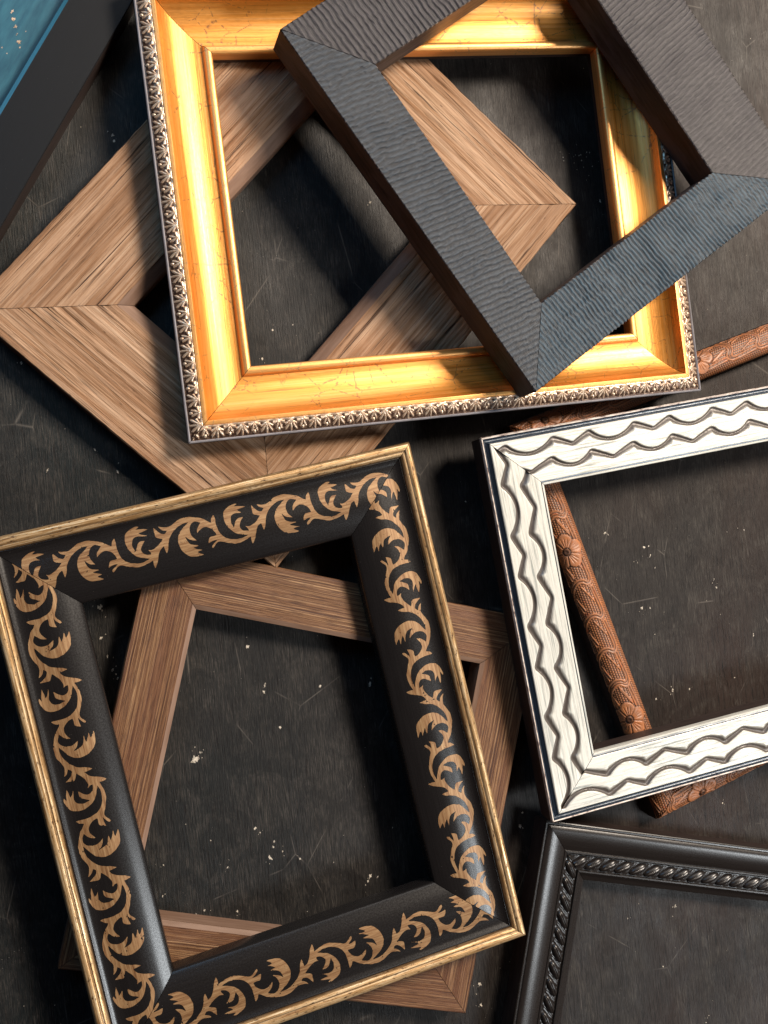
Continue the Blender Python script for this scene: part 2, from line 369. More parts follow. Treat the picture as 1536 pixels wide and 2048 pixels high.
def frame(label, x, y, rot, W, H, wid, segs, z0, group=None, vis=(0, 1, 2, 3), w_ref=None, coarse=3.0):
    """segs: list of Seg or function(k)->list of Seg ; wid: width(s) ; z0 = rest height (cm)"""
    e = bpy.data.objects.new('picture_frame', None); C.objects.link(e)
    e.location = (x * CM, y * CM, z0 * CM); e.rotation_euler = (0, 0, math.radians(rot)); e.empty_display_size = 0.05
    e['label'] = label; e['category'] = 'picture frame'
    if group: e['group'] = group
    ws = [wid] * 4 if not isinstance(wid, (list, tuple)) else list(wid)
    wr = w_ref or ws[0]
    rails = []
    for k in range(4):
        L = W if k in (0, 2) else H
        wk = ws[k]; ra = ws[(k + 1) % 4] / wk; rb = ws[(k - 1) % 4] / wk; sv = wk / wr
        xf = rail_xf(k, W, H)
        S = segs(k) if callable(segs) else segs
        body = []; mats = []; parts = []; arc = 0.0; full = []
        for s in S:
            pv = np.array([p[0] * sv for p in s.pts]); pz = np.array([p[1] for p in s.pts])
            full += [(a, b) for a, b in zip(pv, pz)]
            d = np.hypot(np.diff(pv), np.diff(pz)); al = arc + np.concatenate([[0], np.cumsum(d)]); arc = al[-1]
            du = s.du if k in vis else max(s.du, coarse if s.disp is None else 0.12)
            n = max(2, int(L / du) + 1)
            t = np.linspace(0, 1, n)
            lo = -(L / 2) + pv * rb + GAP; hi = L / 2 - pv * ra - GAP
            U = lo[None, :] + (hi - lo)[None, :] * t[:, None]           # n x m
            Vv = np.broadcast_to(pv, U.shape).copy(); Z = np.broadcast_to(pz, U.shape).copy(); A = np.broadcast_to(al, U.shape)
            mk = np.zeros(U.shape); eg = np.zeros(U.shape)
            if s.disp is not None:
                tv = np.gradient(pv); tz = np.gradient(pz); ln = np.hypot(tv, tz) + 1e-9
                h, mk = s.disp(U, Vv / sv if False else Vv, A, k, L)
                Vv = Vv - h * (tz / ln)[None, :]; Z = Z + h * (tv / ln)[None, :]
                ee = np.minimum(al - al[0], al[-1] - al); eg = np.broadcast_to(np.clip(1 - ee / 0.07, 0, 1), U.shape)
            m = len(pv)
            verts = xf(U.ravel(), Vv.ravel(), Z.ravel())
            I, J = np.meshgrid(np.arange(n - 1), np.arange(m - 1), indexing='ij'); a = (I * m + J).ravel()
            q = np.stack([a, a + m, a + m + 1, a + 1], -1)
            uv = np.stack([U.ravel() + 47.0 * k + 13 * (x % 7), A.ravel()], -1)
            if s.part:
                parts.append((s.part, (verts, q, uv, mk.ravel(), np.array(eg).ravel(), 0), s.mat))
            else:
                if s.mat not in mats: mats.append(s.mat)
                body.append((verts, q, uv, mk.ravel(), np.array(eg).ravel(), mats.index(s.mat)))
        # underside and mitre faces
        pv = np.array([full[-1][0], full[0][0]]); pz = np.array([full[-1][1], full[0][1]])
        und = xf(np.array([-(L / 2) + pv[0] * rb, -(L / 2) + pv[1] * rb, L / 2 - pv[1] * ra, L / 2 - pv[0] * ra]), np.array([pv[0], pv[1], pv[1], pv[0]]), np.array([pz[0], pz[1], pz[1], pz[0]]))
        body.append((und, np.array([[0, 1, 2, 3]])[:, ::-1], und[:, :2], np.zeros(4), np.zeros(4), 0))
        fl = [full[0]]
        for p in full[1:]:
            if math.hypot(p[0] - fl[-1][0], p[1] - fl[-1][1]) > 0.06: fl.append(p)
        fv = np.array([p[0] for p in fl]); fz = np.array([p[1] for p in fl])
        cap1 = xf(L / 2 - fv * ra - GAP - 0.002, fv, fz - 0.01); cap0 = xf(-(L / 2) + fv * rb + GAP + 0.002, fv, fz - 0.01)
        r = mk_mesh('rail', body, e, caps=[cap1, cap0[::-1]])
        for mt in mats: r.data.materials.append(M[mt])
        for nm, ch, mt in parts:
            p = mk_mesh(nm, [ch], r); p.data.materials.append(M[mt])
        rails.append((r, xf, L, ws[k], ra, rb))
    return e, rails

# ================================================================== setting
tb = bmesh.new(); bmesh.ops.create_cube(tb, size=1)
bmesh.ops.scale(tb, vec=(1.7, 1.6, 0.03), verts=tb.verts); bmesh.ops.translate(tb, vec=(0.2, 0.02, -0.015), verts=tb.verts)
me = bpy.data.meshes.new('table_top'); tb.to_mesh(me); tb.free()
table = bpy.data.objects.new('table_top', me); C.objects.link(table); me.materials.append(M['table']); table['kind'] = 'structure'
table['label'] = 'dark stained plywood table top, scratched and chipped'

def flakes(name, spots, z, col, parent, seed):
    rr = random.Random(seed); bm = bmesh.new()
    for (x, y, r) in spots:
        n = 15; ph = rr.uniform(-4, 4); el = rr.uniform(0.3, 0.9); vs = []
        for i in range(n):
            a = 6.283 * i / n; q = r * rr.uniform(0.35, 1.2)
            dx = q * math.cos(a) * el; dy = q * math.sin(a)
            vs.append(bm.verts.new(((x + dx * math.cos(ph * .15) - dy * math.sin(ph * .15)) * CM, (y + dx * math.sin(ph * .15) + dy * math.cos(ph * .15)) * CM, z * CM)))
        f = bm.faces.new(vs)
        r_ = bmesh.ops.extrude_face_region(bm, geom=[f])
        bmesh.ops.translate(bm, vec=(0, 0, 0.012 * CM), verts=[g for g in r_['geom'] if isinstance(g, bmesh.types.BMVert)])
    bmesh.ops.recalc_face_normals(bm, faces=bm.faces)
    me = bpy.data.meshes.new(name); bm.to_mesh(me); bm.free()
    t = NT(name + '_surface', spec=0.3)
    nz = t.noise(t.map(t.obj(), scale=(100, 100, 100)), 7, 4, 0.7)
    me.materials.append(t.done(t.ramp(nz, [(0.38, tuple(c * 0.25 for c in col)), (0.5, col), (0.7, tuple(min(1, c * 1.5) for c in col))]), 0.6))
    o = bpy.data.objects.new(name, me); C.objects.link(o); o.parent = parent; o['kind'] = 'stuff'
    return o
CH = [(-0.02,-3.46,0.25),(0.05,-5.12,0.14),(0.4,-6.1,0.2),(0.67,-6.87,0.17),(0.94,-7.34,0.13),(5.14,-11.96,0.28),(5.41,-11.56,0.14),(12.18,-8.11,0.17),(9.88,-10.37,0.11),(9.02,-7.95,0.15),(8.97,-8.34,0.11),(8.03,-5.76,0.13),(15.12,-8.09,0.23),(9.92,-22.81,0.1),(8.77,-16.18,0.11),(8.49,-15.94,0.1),(9.34,-17.61,0.25),(10.05,-17.33,0.13),(6.96,-18.0,0.13),(11.05,-17.79,0.13),(15.12,-19.08,0.28),(15.0,-19.35,0.17),(3.42,-19.29,0.11),(5.32,-20.53,0.2),(3.46,-17.61,0.1),(7.52,-20.47,0.11),(-4.23,9.77,0.14),(0.86,3.97,0.2),(-2.82,3.99,0.13),(-0.34,5.13,0.1),(32.98,-0.75,0.18),(32.58,-0.22,0.15),(32.89,-0.13,0.08),(32.13,-1.15,0.1),(29.95,0.67,0.11),(30.15,0.58,0.13),(29.75,21.2,0.2),(37.41,-2.21,0.11),(37.58,-2.74,0.1),(32.41,-3.96,0.13),(32.96,-3.96,0.08),(34.46,-9.07,0.18),(33.32,-9.58,0.13),(40.18,-5.78,0.13),(35.63,-9.04,0.1),(39.57,0.89,0.1),(34.52,-22.36,0.18),(21.78,-25.87,0.17),(21.84,-27.09,0.2),(24.33,-16.81,0.15),(24.49,-16.02,0.08),(0.46,22.59,0.14),(0.55,22.26,0.13),(9.39,12.19,0.13),(8.82,10.51,0.13),(15.11,19.97,0.13),(32.83,-20.33,0.11),(37.87,-16.24,0.1),(36.69,-29.39,0.1),(31.3,-22.85,0.1),(28.66,23.22,0.04),(27.7,23.99,0.03),(30.12,23.79,0.04),(28.84,22.42,0.04),(29.06,24.16,0.05),(29.25,23.32,0.05),(27.29,23.71,0.05),(29.84,23.57,0.04),(28.53,23.62,0.05),(27.34,23.5,0.05),(28.19,24.58,0.04),(28.87,24.17,0.05),(28.85,23.87,0.03),(29.01,22.73,0.04),(28.12,23.93,0.04),(28.03,23.43,0.04),(27.1,24.03,0.05),(30.02,24.2,0.06),(28.36,23.92,0.05),(30.3,24.07,0.04),(28.47,23.98,0.05),(28.0,23.82,0.03),(30.08,24.83,0.03),(28.85,24.14,0.03),(28.21,23.03,0.05),(29.66,23.66,0.03)]
spots = []
rr = random.Random(11)
for (x, y, r) in CH:
    if r > 0.09:
        spots.append((x, y, r * rr.uniform(0.55, 0.95)))
        for _ in range(rr.randint(1, 3)):
            spots.append((x + rr.gauss(0, r * 1.1), y + rr.gauss(0, r * 1.5), r * rr.uniform(0.10, 0.35)))
    else: spots.append((x, y, r * 0.9))
for _ in range(190):
    spots.append((rr.uniform(-6, 43), rr.uniform(-31, 35), rr.choice([0.015, 0.02, 0.025, 0.03, 0.05])))
flakes('worn_fleck', spots, 0.001, (0.50, 0.44, 0.36), table, 5)

# ================================================================== B: big weathered frame (bottom layer)
def rough_edge(amp, sc_=2.0, seed=1):
    def f(U, V, A, k, L):
        h = (vnoise(U * sc_ + 50 * k, V * 9 + 3, seed) - 0.5) * amp + (vnoise(U * 0.35 + 31 * k, V * 5 + 9, seed + 1) - 0.5) * amp * 1.3
        return h, np.zeros(U.shape)
    return f
segB = [Seg([(0, 0.0), (0.0, 1.68)], 'browndark', du=3), Seg([(0.0, 1.68), (0.05, 1.76), (5.35, 1.76)], 'distressed', step=0.09, du=0.22, disp=rough_edge(0.05)),
        Seg([(5.35, 1.76), (5.85, 1.45), (5.99, 1.3), (5.99, 0.0)], 'chamfer', du=3)]
frame('wide weathered brown wood frame with deep rough grain, lying under the gold frame', 10.316, 16.214, 50.162, 28.208, 21.011, 5.99, segB, 0.0)

# ================================================================== E: smaller striped walnut frame
segE = [Seg([(0, 0), (0, 1.66)], 'browndark', du=3), Seg([(0, 1.66), (0.05, 1.74), (2.86, 1.74)], 'walnut', step=0.12, du=0.4, disp=rough_edge(0.02, 1.0, 4)),
        Seg([(2.86, 1.74), (3.11, 1.62), (3.11, 0)], 'chamfer', du=3)]
frame('reddish brown striped wood frame lying under the black and gold scroll frame', 11.464, -13.296, -11.744, 22.8, 22.726, 3.11, segE, 0.0)

# ================================================================== A: gold frame
PZ = 0.66
def band_disp(U, V, A, k, L):
    v0 = 0.13; wv = 0.72
    y = (V - v0) / wv                         # 0 outer .. 1 inner
    ph = (U + 14.3) / PZ; i = np.floor(ph + 0.5); fx = (ph - i) * PZ
    odd = (i.astype(int) % 2) != 0
    bx, by = fx, (0.92 - y) * wv              # from the root point on the inner side, fanning outward
    r = np.hypot(bx, by) + 1e-6; th = np.arctan2(bx, np.maximum(by, 1e-4))
    h = np.zeros(U.shape)
    def petal(ang, ln, wd, cur=0.0, r0=0.05):
        t2 = th - ang - cur * r
        along = r * np.cos(t2); ac = r * np.sin(t2)
        tt = np.clip((along - r0) / (ln - r0), 0, 1)
        ww = wd * 1.9 * np.sqrt(np.clip(np.sin(np.pi * np.clip(tt * 0.86 + 0.08, 0, 1)), 0, 1)) * (0.45 + 0.75 * tt)
        q = 1 - (ac / np.maximum(ww, 1e-3)) ** 2
        return np.where((along > r0) & (along < ln), np.clip(q, 0, 1) ** 0.5, 0)
    ha = np.zeros(U.shape)
    for a, l, wd, cu in ((0.0, 0.66, 0.036, 0), (0.30, 0.66, 0.040, 0.35), (-0.30, 0.66, 0.040, -0.35), (0.62, 0.62, 0.036, 0.6), (-0.62, 0.62, 0.036, -0.6)):
        ha = np.maximum(ha, petal(a, l, wd, cu))
    hb = np.zeros(U.shape)
    for a, l, wd, cu in ((0.22, 0.5, 0.035, 0.2), (-0.22, 0.5, 0.035, -0.2), (0.75, 0.56, 0.060, 1.2), (-0.75, 0.56, 0.060, -1.2)):
        hb = np.maximum(hb, petal(a, l, wd, cu))
    oval = 1 - ((fx ** 2) / 0.08 ** 2 + ((y - 0.22) * wv) ** 2 / 0.09 ** 2)
    hb = np.maximum(hb, np.clip(oval, 0, 1) ** 0.5)
    h = np.where(odd, ha, hb)
    base = sstep(0.80, 0.98, y + 0.05 * np.sin(U * 9.52)) * 0.8
    h = np.maximum(h, base)
    h = h * (0.75 + 0.25 * vnoise(U * 6, V * 9, 3 + k))
    fade = sstep(0, 0.06, y) * sstep(1.0, 0.94, y)
    return (h * 0.075 - 0.03) * fade, np.clip(h, 0, 1) * 1.0
scoop = curve([(1.10, 1.90), (1.16, 1.78), (1.35, 1.50), (1.75, 1.18), (2.3, 0.96), (2.9, 0.86), (3.36, 0.88)], 7)
bead = [(3.36, 0.88), (3.38, 0.97)] + [(3.64 - 0.24 * math.cos(a), 1.0 + 0.17 * math.sin(a)) for a in np.linspace(0.25, 2.9, 12)] + [(3.90, 0.85), (3.90, 0.35)]
segA = [Seg([(0.10, 0), (0.05, 0.8), (0.02, 1.45)], 'darkside', du=3),
        Seg([(0.02, 1.45), (0.0, 1.52), (0.02, 1.60), (0.07, 1.63), (0.13, 1.58)], 'greyrim', du=3),
        Seg(dense(curve([(0.13, 1.56), (0.35, 1.72), (0.6, 1.84), (0.85, 1.86)], 6), 0.03), 'band', du=0.03, disp=band_disp, part='leaf_band'),
        Seg([(0.85, 1.86), (0.88, 1.93), (0.98, 1.95), (1.08, 1.95), (1.10, 1.90)], 'goldlip', du=3),
        Seg(scoop, 'gold', du=3),
        Seg(bead, 'goldlip', du=3, part='sight_bead'),
        Seg([(3.90, 0.35), (3.90, 0.0)], 'darkside', du=3)]
ZA = 1.83
frame('antique gold scoop frame with a leaf ornament band along its outer edge', 17.956, 19.457, 7.297, 30.413, 24.712, 3.90, segA, ZA, vis=(0, 1, 2, 3))

# ================================================================== C: ribbed charcoal frame on top of the gold frame
def rib_disp(U, V, A, k, L):
    pitch = [0.26, 0.30, 0.33, 0.32][k]; sl = [0.12, 0.10, 0.03, -0.24][k]
    wob = (vnoise(U * 0.9 + 20 * k, V * 1.6, 5) - 0.5) * 0.09 + (vnoise(U * 0.5 + 20 * k, V * 4.5, 6) - 0.5) * 0.07
    ph = (U + sl * V + wob) / pitch
    fr = ph - np.floor(ph)
    saw = np.where(fr < 0.72, fr / 0.72, (1 - fr) / 0.28)              # wind-ripple like saw
    if k == 0: saw = 0.5 - 0.5 * np.cos(2 * np.pi * fr)
    amp = 0.055 * (0.55 + 0.7 * vnoise(U * 1.3 + 9 * k, V * 0.8, 8))
    h = saw * amp + (vnoise(U * 9, V * 9, 12 + k) - 0.5) * 0.018
    if k == 0:                                                        # fine cross cuts
        c = vnoise(U * 2.6, V * 2.0, 15); cc = np.abs((V * 7.5 + vnoise(U * 3, V * 2, 16)) % 1 - 0.5) * 2
        h = h - np.where(c > 0.5, 1, 0.25) * (cc > 0.72) * 0.016
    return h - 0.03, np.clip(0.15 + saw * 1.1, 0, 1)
hC = 2.43
segC = lambda k: [Seg([(0, 0), (0.0, hC - 0.05)], 'slateside', du=0.6, step=0.3), Seg([(0.0, hC - 0.05), (0.04, hC), (3.65, hC), (3.69, hC - 0.05)], ['slatebluesheen', 'slate', 'slate', 'slatefaintsheen'][k], step=0.075, du=0.04, disp=rib_disp),
        Seg([(3.69, hC - 0.05), (3.69, 0)], 'slateside', du=3)]
ZC = ZA + 1.965
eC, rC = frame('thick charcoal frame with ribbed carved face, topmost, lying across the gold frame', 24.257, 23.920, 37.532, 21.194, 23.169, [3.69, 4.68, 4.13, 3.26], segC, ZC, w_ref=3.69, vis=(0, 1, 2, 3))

rC[0][0]['label'] = 'charcoal ribbed rail, blue sheen put into its colour'
# ================================================================== D: black frame with gilt bead and scrollwork
def bead_mask(U, V, A, k, L):
    g = 0.8 * np.exp(-((V - 0.49) / 0.04) ** 2) + sstep(0.66, 0.76, V) + sstep(0.06, 0.0, V)
    return np.zeros(U.shape), np.clip(g, 0, 1)
beadD = curve([(0.0, 1.30), (0.01, 1.62), (0.10, 1.86), (0.22, 1.94), (0.38, 1.93), (0.48, 1.85), (0.54, 1.87), (0.66, 1.80), (0.76, 1.62)], 5)
faceD = curve([(0.84, 1.58), (1.08, 1.475), (1.45, 1.455), (1.95, 1.53), (2.5, 1.59), (3.0, 1.56), (3.6, 1.42), (4.1, 1.22), (4.28, 1.12)], 8)
segD = [Seg([(0.06, 0), (0.02, 0.9), (0.0, 1.30)], 'darkside', du=3),
        Seg(beadD, 'bead', du=3, disp=bead_mask, part='gilt_bead'),
        Seg([(0.76, 1.62), (0.80, 1.63), (0.84, 1.58)], 'black', du=3),
        Seg(faceD, 'black', du=3),
        Seg([(4.28, 1.12), (4.33, 1.06), (4.351, 0.95), (4.351, 0)], 'black', du=3)]
ZD = 1.83
eD, railsD = frame('black lacquered frame with gold scrollwork and a rubbed gilt outer bead', 8.575, -10.923, 13.818, 23.321, 28.453, 4.351, segD, ZD)
PTS = [(2.6,2.9),(2.3,2.99),(1.98,3.01),(1.7,2.94),(1.6,2.92),(1.88,2.82),(2.17,2.69),(2.37,2.51),(2.55,2.23),(2.64,1.93),(2.63,1.63),(2.54,1.4),(2.37,1.27),(2.11,1.16),(1.91,1.13),(1.8,1.17),(2.01,1.27),(1.73,1.3),(1.38,1.4),(1.66,1.45),(1.88,1.47),(1.75,1.6),(1.46,1.72),(1.76,1.67),(2.0,1.63),(2.18,1.69),(2.28,1.82),(2.33,2.09),(2.28,2.24),(2.25,2.38),(2.18,2.26),(2.06,2.04),(1.91,1.93),(1.65,1.93),(1.78,2.07),(1.9,2.24),(1.94,2.4),(1.87,2.56),(1.73,2.66),(1.5,2.71),(1.52,2.58),(1.62,2.43),(1.42,2.49),(1.18,2.41),(0.99,2.29),(0.74,2.06),(1.06,1.91),(1.08,1.71),(1.06,1.4),(0.91,1.63),(0.78,1.78),(0.58,1.85),(0.44,1.71),(0.66,1.6),(0.8,1.4),(0.63,1.48),(0.31,1.54),(0.07,1.46),(-0.24,1.3),(-0.53,1.25),(-0.86,1.27),(-1.22,1.39),(-1.52,1.53),(-1.75,1.73),(-1.9,1.82),(-1.97,1.61),(-2.12,1.46),(-2.14,1.62),(-2.14,1.99),(-2.18,2.28),(-2.28,2.56),(-2.45,2.77),(-2.65,2.9),(-2.6,3.1),(-2.39,3.02),(-2.14,2.91),(-1.96,2.94),(-1.78,3.1),(-1.66,3.16),(-1.65,3.04),(-1.8,2.9),(-1.99,2.79),(-1.74,2.8),(-1.5,2.86),(-1.57,2.65),(-1.67,2.53),(-1.89,2.53),(-2.01,2.51),(-1.95,2.31),(-1.8,2.11),(-1.58,1.98),(-1.35,2.01),(-1.18,2.11),(-1.05,2.22),(-1.1,2.0),(-1.22,1.84),(-1.39,1.69),(-1.12,1.56),(-0.94,1.6),(-0.79,1.74),(-0.71,1.97),(-0.72,2.2),(-0.81,2.39),(-0.94,2.56),(-0.68,2.47),(-0.51,2.35),(-0.42,2.22),(-0.45,2.39),(-0.55,2.64),(-0.72,2.75),(-1.08,2.85),(-0.86,2.88),(-0.69,2.9),(-0.93,3.04),(-1.21,3.13),(-0.96,3.13),(-0.84,3.17),(-0.94,3.25),(-1.17,3.38),(-0.85,3.38),(-0.53,3.33),(-0.31,3.2),(-0.12,2.96),(-0.01,2.66),(0.0,2.35),(-0.12,2.04),(-0.3,1.85),(-0.54,1.68),(-0.77,1.52),(-0.46,1.52),(-0.16,1.62),(0.1,1.79),(0.35,2.04),(0.48,2.29),(0.57,2.61),(0.71,2.87),(0.75,2.68),(0.78,2.46),(0.97,2.57),(1.1,2.76),(1.19,2.97),(1.29,3.22),(1.45,3.44),(1.49,3.23),(1.48,3.04),(1.73,3.12),(2.02,3.19),(2.35,3.2),(2.65,3.1)]
def clean(P):
    out = []
    for p in P:
        if not out or math.hypot(p[0] - out[-1][0], p[1] - out[-1][1]) > 0.02: out.append(p)
    return out
PTS = clean(PTS)
PER = 5.2495
def smooth_outline(P):         # round the traced outline, keep the sharp leaf tips and crotches
    n = len(P); out = []
    for i in range(n):
        a, b, c, d = P[i - 1], P[i], P[(i + 1) % n], P[(i + 2) % n]
        def sharp(p, q, r):
            v1 = (q[0] - p[0], q[1] - p[1]); v2 = (r[0] - q[0], r[1] - q[1])
            l = math.hypot(*v1) * math.hypot(*v2) + 1e-9
            return (v1[0] * v2[0] + v1[1] * v2[1]) / l < 0.35
        sb, scx = sharp(a, b, c), sharp(b, c, d)
        ta = (0.0, 0.0) if False else (((c[0] - a[0]) / 2, (c[1] - a[1]) / 2) if not sb else (c[0] - b[0], c[1] - b[1]))
        tc = ((d[0] - b[0]) / 2, (d[1] - b[1]) / 2) if not scx else (c[0] - b[0], c[1] - b[1])
        L_ = math.hypot(c[0] - b[0], c[1] - b[1])
        def lim(t):
            l = math.hypot(*t); return t if l <= L_ * 1.1 else (t[0] * L_ * 1.1 / l, t[1] * L_ * 1.1 / l)
        ta, tc = lim(ta), lim(tc)
        for s in (0, 1 / 3, 2 / 3):
            h00 = 2 * s ** 3 - 3 * s ** 2 + 1; h10 = s ** 3 - 2 * s ** 2 + s; h01 = -2 * s ** 3 + 3 * s ** 2; h11 = s ** 3 - s ** 2
            out.append((h00 * b[0] + h10 * ta[0] + h01 * c[0] + h11 * tc[0], h00 * b[1] + h10 * ta[1] + h01 * c[1] + h11 * tc[1]))
    return out
OUT = smooth_outline(PTS)

# joints between one repeat and the next are not outline
_A = PTS[0]; _B = min(PTS, key=lambda p: math.hypot(p[0] - _A[0] - (-PER), p[1] - _A[1]))
_D = PTS[-1]; _E = min(PTS, key=lambda p: math.hypot(p[0] - _D[0] - (-PER), p[1] - _D[1]))
SEGS = []; n_ = len(OUT)
for i in range(n_):
    p, q = OUT[i], OUT[(i + 1) % n_]
    j = i // 3; P_, Q_ = PTS[j], PTS[(j + 1) % len(PTS)]
    if (P_, Q_) in ((_D, _A), (_B, _E), (_A, _D), (_E, _B)): continue
    SEGS.append((p, q))
ALLS = [(OUT[i], OUT[(i + 1) % n_]) for i in range(n_)]
GS = 0.028; NU = int(round(PER / GS)); GU = PER / NU
gv = np.arange(0.95, 3.6, GS); gu = np.arange(NU) * GU
_U, _V = np.meshgrid(gu, gv, indexing='ij')
_ins = np.zeros(_U.shape, bool); _d2 = np.full(_U.shape, 99.0)
for sh in (-2 * PER, -PER, 0, PER, 2 * PER):
    ins = np.zeros(_U.shape, bool)
    for (a_, b_), (c_, d_) in ALLS:
        a_ += sh; c_ += sh
        if (b_ > d_): a_, b_, c_, d_ = c_, d_, a_, b_
        if b_ == d_: continue
        m_ = (_V >= b_) & (_V < d_); xx = a_ + (_V - b_) * (c_ - a_) / (d_ - b_)
        ins ^= m_ & (_U < xx)
    _ins |= ins
    for (a_, b_), (c_, d_) in SEGS:
        a_ += sh; c_ += sh
        if max(a_, c_) < -0.3 or min(a_, c_) > PER + 0.3: continue
        dx, dy = c_ - a_, d_ - b_; l2 = dx * dx + dy * dy + 1e-12
        t_ = np.clip(((_U - a_) * dx + (_V - b_) * dy) / l2, 0, 1)
        _d2 = np.minimum(_d2, (_U - a_ - t_ * dx) ** 2 + (_V - b_ - t_ * dy) ** 2)
SF = np.where(_ins, 1, -1) * np.sqrt(_d2)
fv_ = np.array([p[0] for p in faceD]); fz_ = np.array([p[1] for p in faceD])
def scroll(k, ref):
    r, xf, L, wk, ra, rb = railsD[k]
    nu = int(L / GU); us = (np.arange(nu) - nu / 2) * GU
    idx = np.round((us - ref) / GU).astype(int); us = ref + idx * GU
    F = SF[idx % NU, :]
    U, V = np.meshgrid(us, gv, indexing='ij')
    F = F - 0.004 - (vnoise(U * 7 + 40 * k, V * 7, 41) - 0.5) * 0.026 - (vnoise(U * 0.8 + 40 * k, V * 0.8, 42) - 0.5) * 0.025
    rub = vnoise(U * 16 + 9 * k, V * 16, 43) * 0.6 + vnoise(U * 4, V * 4 + 7 * k, 44) * 0.4       # rubbed-through spots
    F = np.where(rub > 0.80, np.minimum(F, (0.83 - rub) * 0.6), F)
    F = np.minimum(F, (L / 2 - GAP - V - np.abs(U)) / 1.414)
    verts = []; faces = []; cache = {}
    def vid(key, u, v):
        if key not in cache:
            cache[key] = len(verts); verts.append((u, v))
        return cache[key]
    pos = F > 0
    any_ = pos[:-1, :-1] | pos[1:, :-1] | pos[1:, 1:] | pos[:-1, 1:]
    for i, j in zip(*np.nonzero(any_)):
        c = [(i, j), (i + 1, j), (i + 1, j + 1), (i, j + 1)]; poly = []
        for q in range(4):
            A_, B_ = c[q], c[(q + 1) % 4]; fa, fb = F[A_], F[B_]
            if fa > 0: poly.append(vid(A_, us[A_[0]], gv[A_[1]]))
            if (fa > 0) != (fb > 0):
                t_ = fa / (fa - fb); key = (min(A_, B_), max(A_, B_))
                poly.append(vid(key, us[A_[0]] + t_ * (us[B_[0]] - us[A_[0]]), gv[A_[1]] + t_ * (gv[B_[1]] - gv[A_[1]])))
        if len(poly) >= 3: faces.append(poly)
    va = np.array(verts); z = np.interp(va[:, 1], fv_, fz_) + 0.008
    co = xf(va[:, 0], va[:, 1], z) * CM
    me = bpy.data.meshes.new('scrollwork'); me.from_pydata(co.tolist(), [], faces); me.update()
    uvl = me.uv_layers.new(name='UVMap'); li = np.empty(len(me.loops), np.int32); me.loops.foreach_get('vertex_index', li)
    uvl.data.foreach_set('uv', (va[li] + [40 * k, 0]).astype(np.float32).ravel())
    me.materials.append(M['scroll']); me.shade_smooth()
    o = bpy.data.objects.new('scrollwork', me); C.objects.link(o); o.parent = r
for k, ref in ((0, -1.50), (1, 4.60), (2, 1.873), (3, 2.951)): scroll(k, ref)

# ================================================================== F: whitewashed frame with two carved wavy grooves
PV = 5.22; VG = 2.42
def wave_path(U, s, first):
    """peaks (towards the outer edge) at s and s+VG; returns v offset 0 at peak .. 1 at valley"""
    t = (U - s) % PV
    inV = t < VG
    x = np.where(inV, t / VG, (t - VG) / (PV - VG))
    vee = 1 - np.abs(2 * x - 1) ** 0.92
    uu = np.sin(np.pi * x) ** 0.72
    val = np.where(inV, vee * 0.86, uu) if first else np.where(inV, uu * 0.95, vee * 0.98)
    return val
_tx = np.arange(0, PV, 0.01); _WT = {}
for _f in (True, False):
    _y = wave_path(_tx, 0.0, _f); _k = np.exp(-0.5 * (np.arange(-40, 41) * 0.01 / 0.10) ** 2); _k /= _k.sum()
    _WT[_f] = np.convolve(np.tile(_y, 3), _k, 'same')[len(_y):2 * len(_y)]
def wave(U, s, first): return np.interp((U - s) % PV, _tx, _WT[first], period=PV)
SH = {0: -11.32, 1: -6.2, 2: 3.18, 3: -5.35}
def groove(U, V, A, k, L):
    s = SH[k] + (0.04 * np.sin(U * 1.1))
    h = np.zeros(U.shape); m = np.zeros(U.shape)
    for first, v0, amp in ((True, 0.68, 0.68), (False, 1.80, 0.66)):
        ss = s + (0.0 if first else 0.15)
        wv = wave(U, ss, first); p = v0 + amp * wv; e = 0.03
        sl = (wave(U + e, ss, first) - wave(U - e, ss, first)) * amp / (2 * e)
        sl = np.clip(sl, -1.4, 1.4)
        d = (V - p) / np.sqrt(1 + sl ** 2)
        # steep wall on the outer side, long shallow wall on the inner side
        prof = np.where(d < 0, sstep(-0.16, 0.0, d), sstep(0.16 + 0.26 * (1 - wv), 0.0, d))
        wob = 0.8 + 0.4 * vnoise(U * 1.2 + k * 9, V * 0 + v0, 21)
        h = np.maximum(h, prof * wob); m = np.maximum(m, np.where(d < 0, sstep(-0.15, -0.05, d), sstep(0.22 + 0.26 * (1 - wv) ** 1.5, 0.0, d)))
    h = -0.15 * h + (vnoise(U * 0.8, V * 10, 23) - 0.5) * 0.010
    fade = sstep(0.40, 0.46, V) * sstep(3.04, 2.98, V)
    return h * fade, m
segF = [Seg([(0.06, 0), (0.03, 0.9), (0.0, 1.55)], 'darkside', du=3),
        Seg([(0.0, 1.55), (-0.01, 1.72), (0.04, 1.80), (0.10, 1.78)], 'rim', du=3, part='rim'),
        Seg(curve([(0.10, 1.78), (0.16, 1.62), (0.27, 1.60), (0.36, 1.72), (0.42, 1.86)], 4), 'navy', du=3),
        Seg([(0.42, 1.86), (0.46, 1.90), (3.00, 1.90), (3.04, 1.88)], 'white', step=0.028, du=0.045, disp=groove),
        Seg([(3.04, 1.88), (3.055, 1.76), (3.12, 1.74)], 'navy', du=3),
        Seg([(3.12, 1.74), (3.14, 1.79), (3.24, 1.78), (3.27, 1.70), (3.27, 1.3)], 'white', du=3),
        Seg([(3.27, 1.3), (3.27, 0)], 'darkside', du=3)]
ZF = 1.84
frame('whitewashed frame with two carved wavy grooves along each side', 37.470, -2.033, 11.074, 30, 22.134, 3.271, segF, ZF, vis=(0, 2, 3))

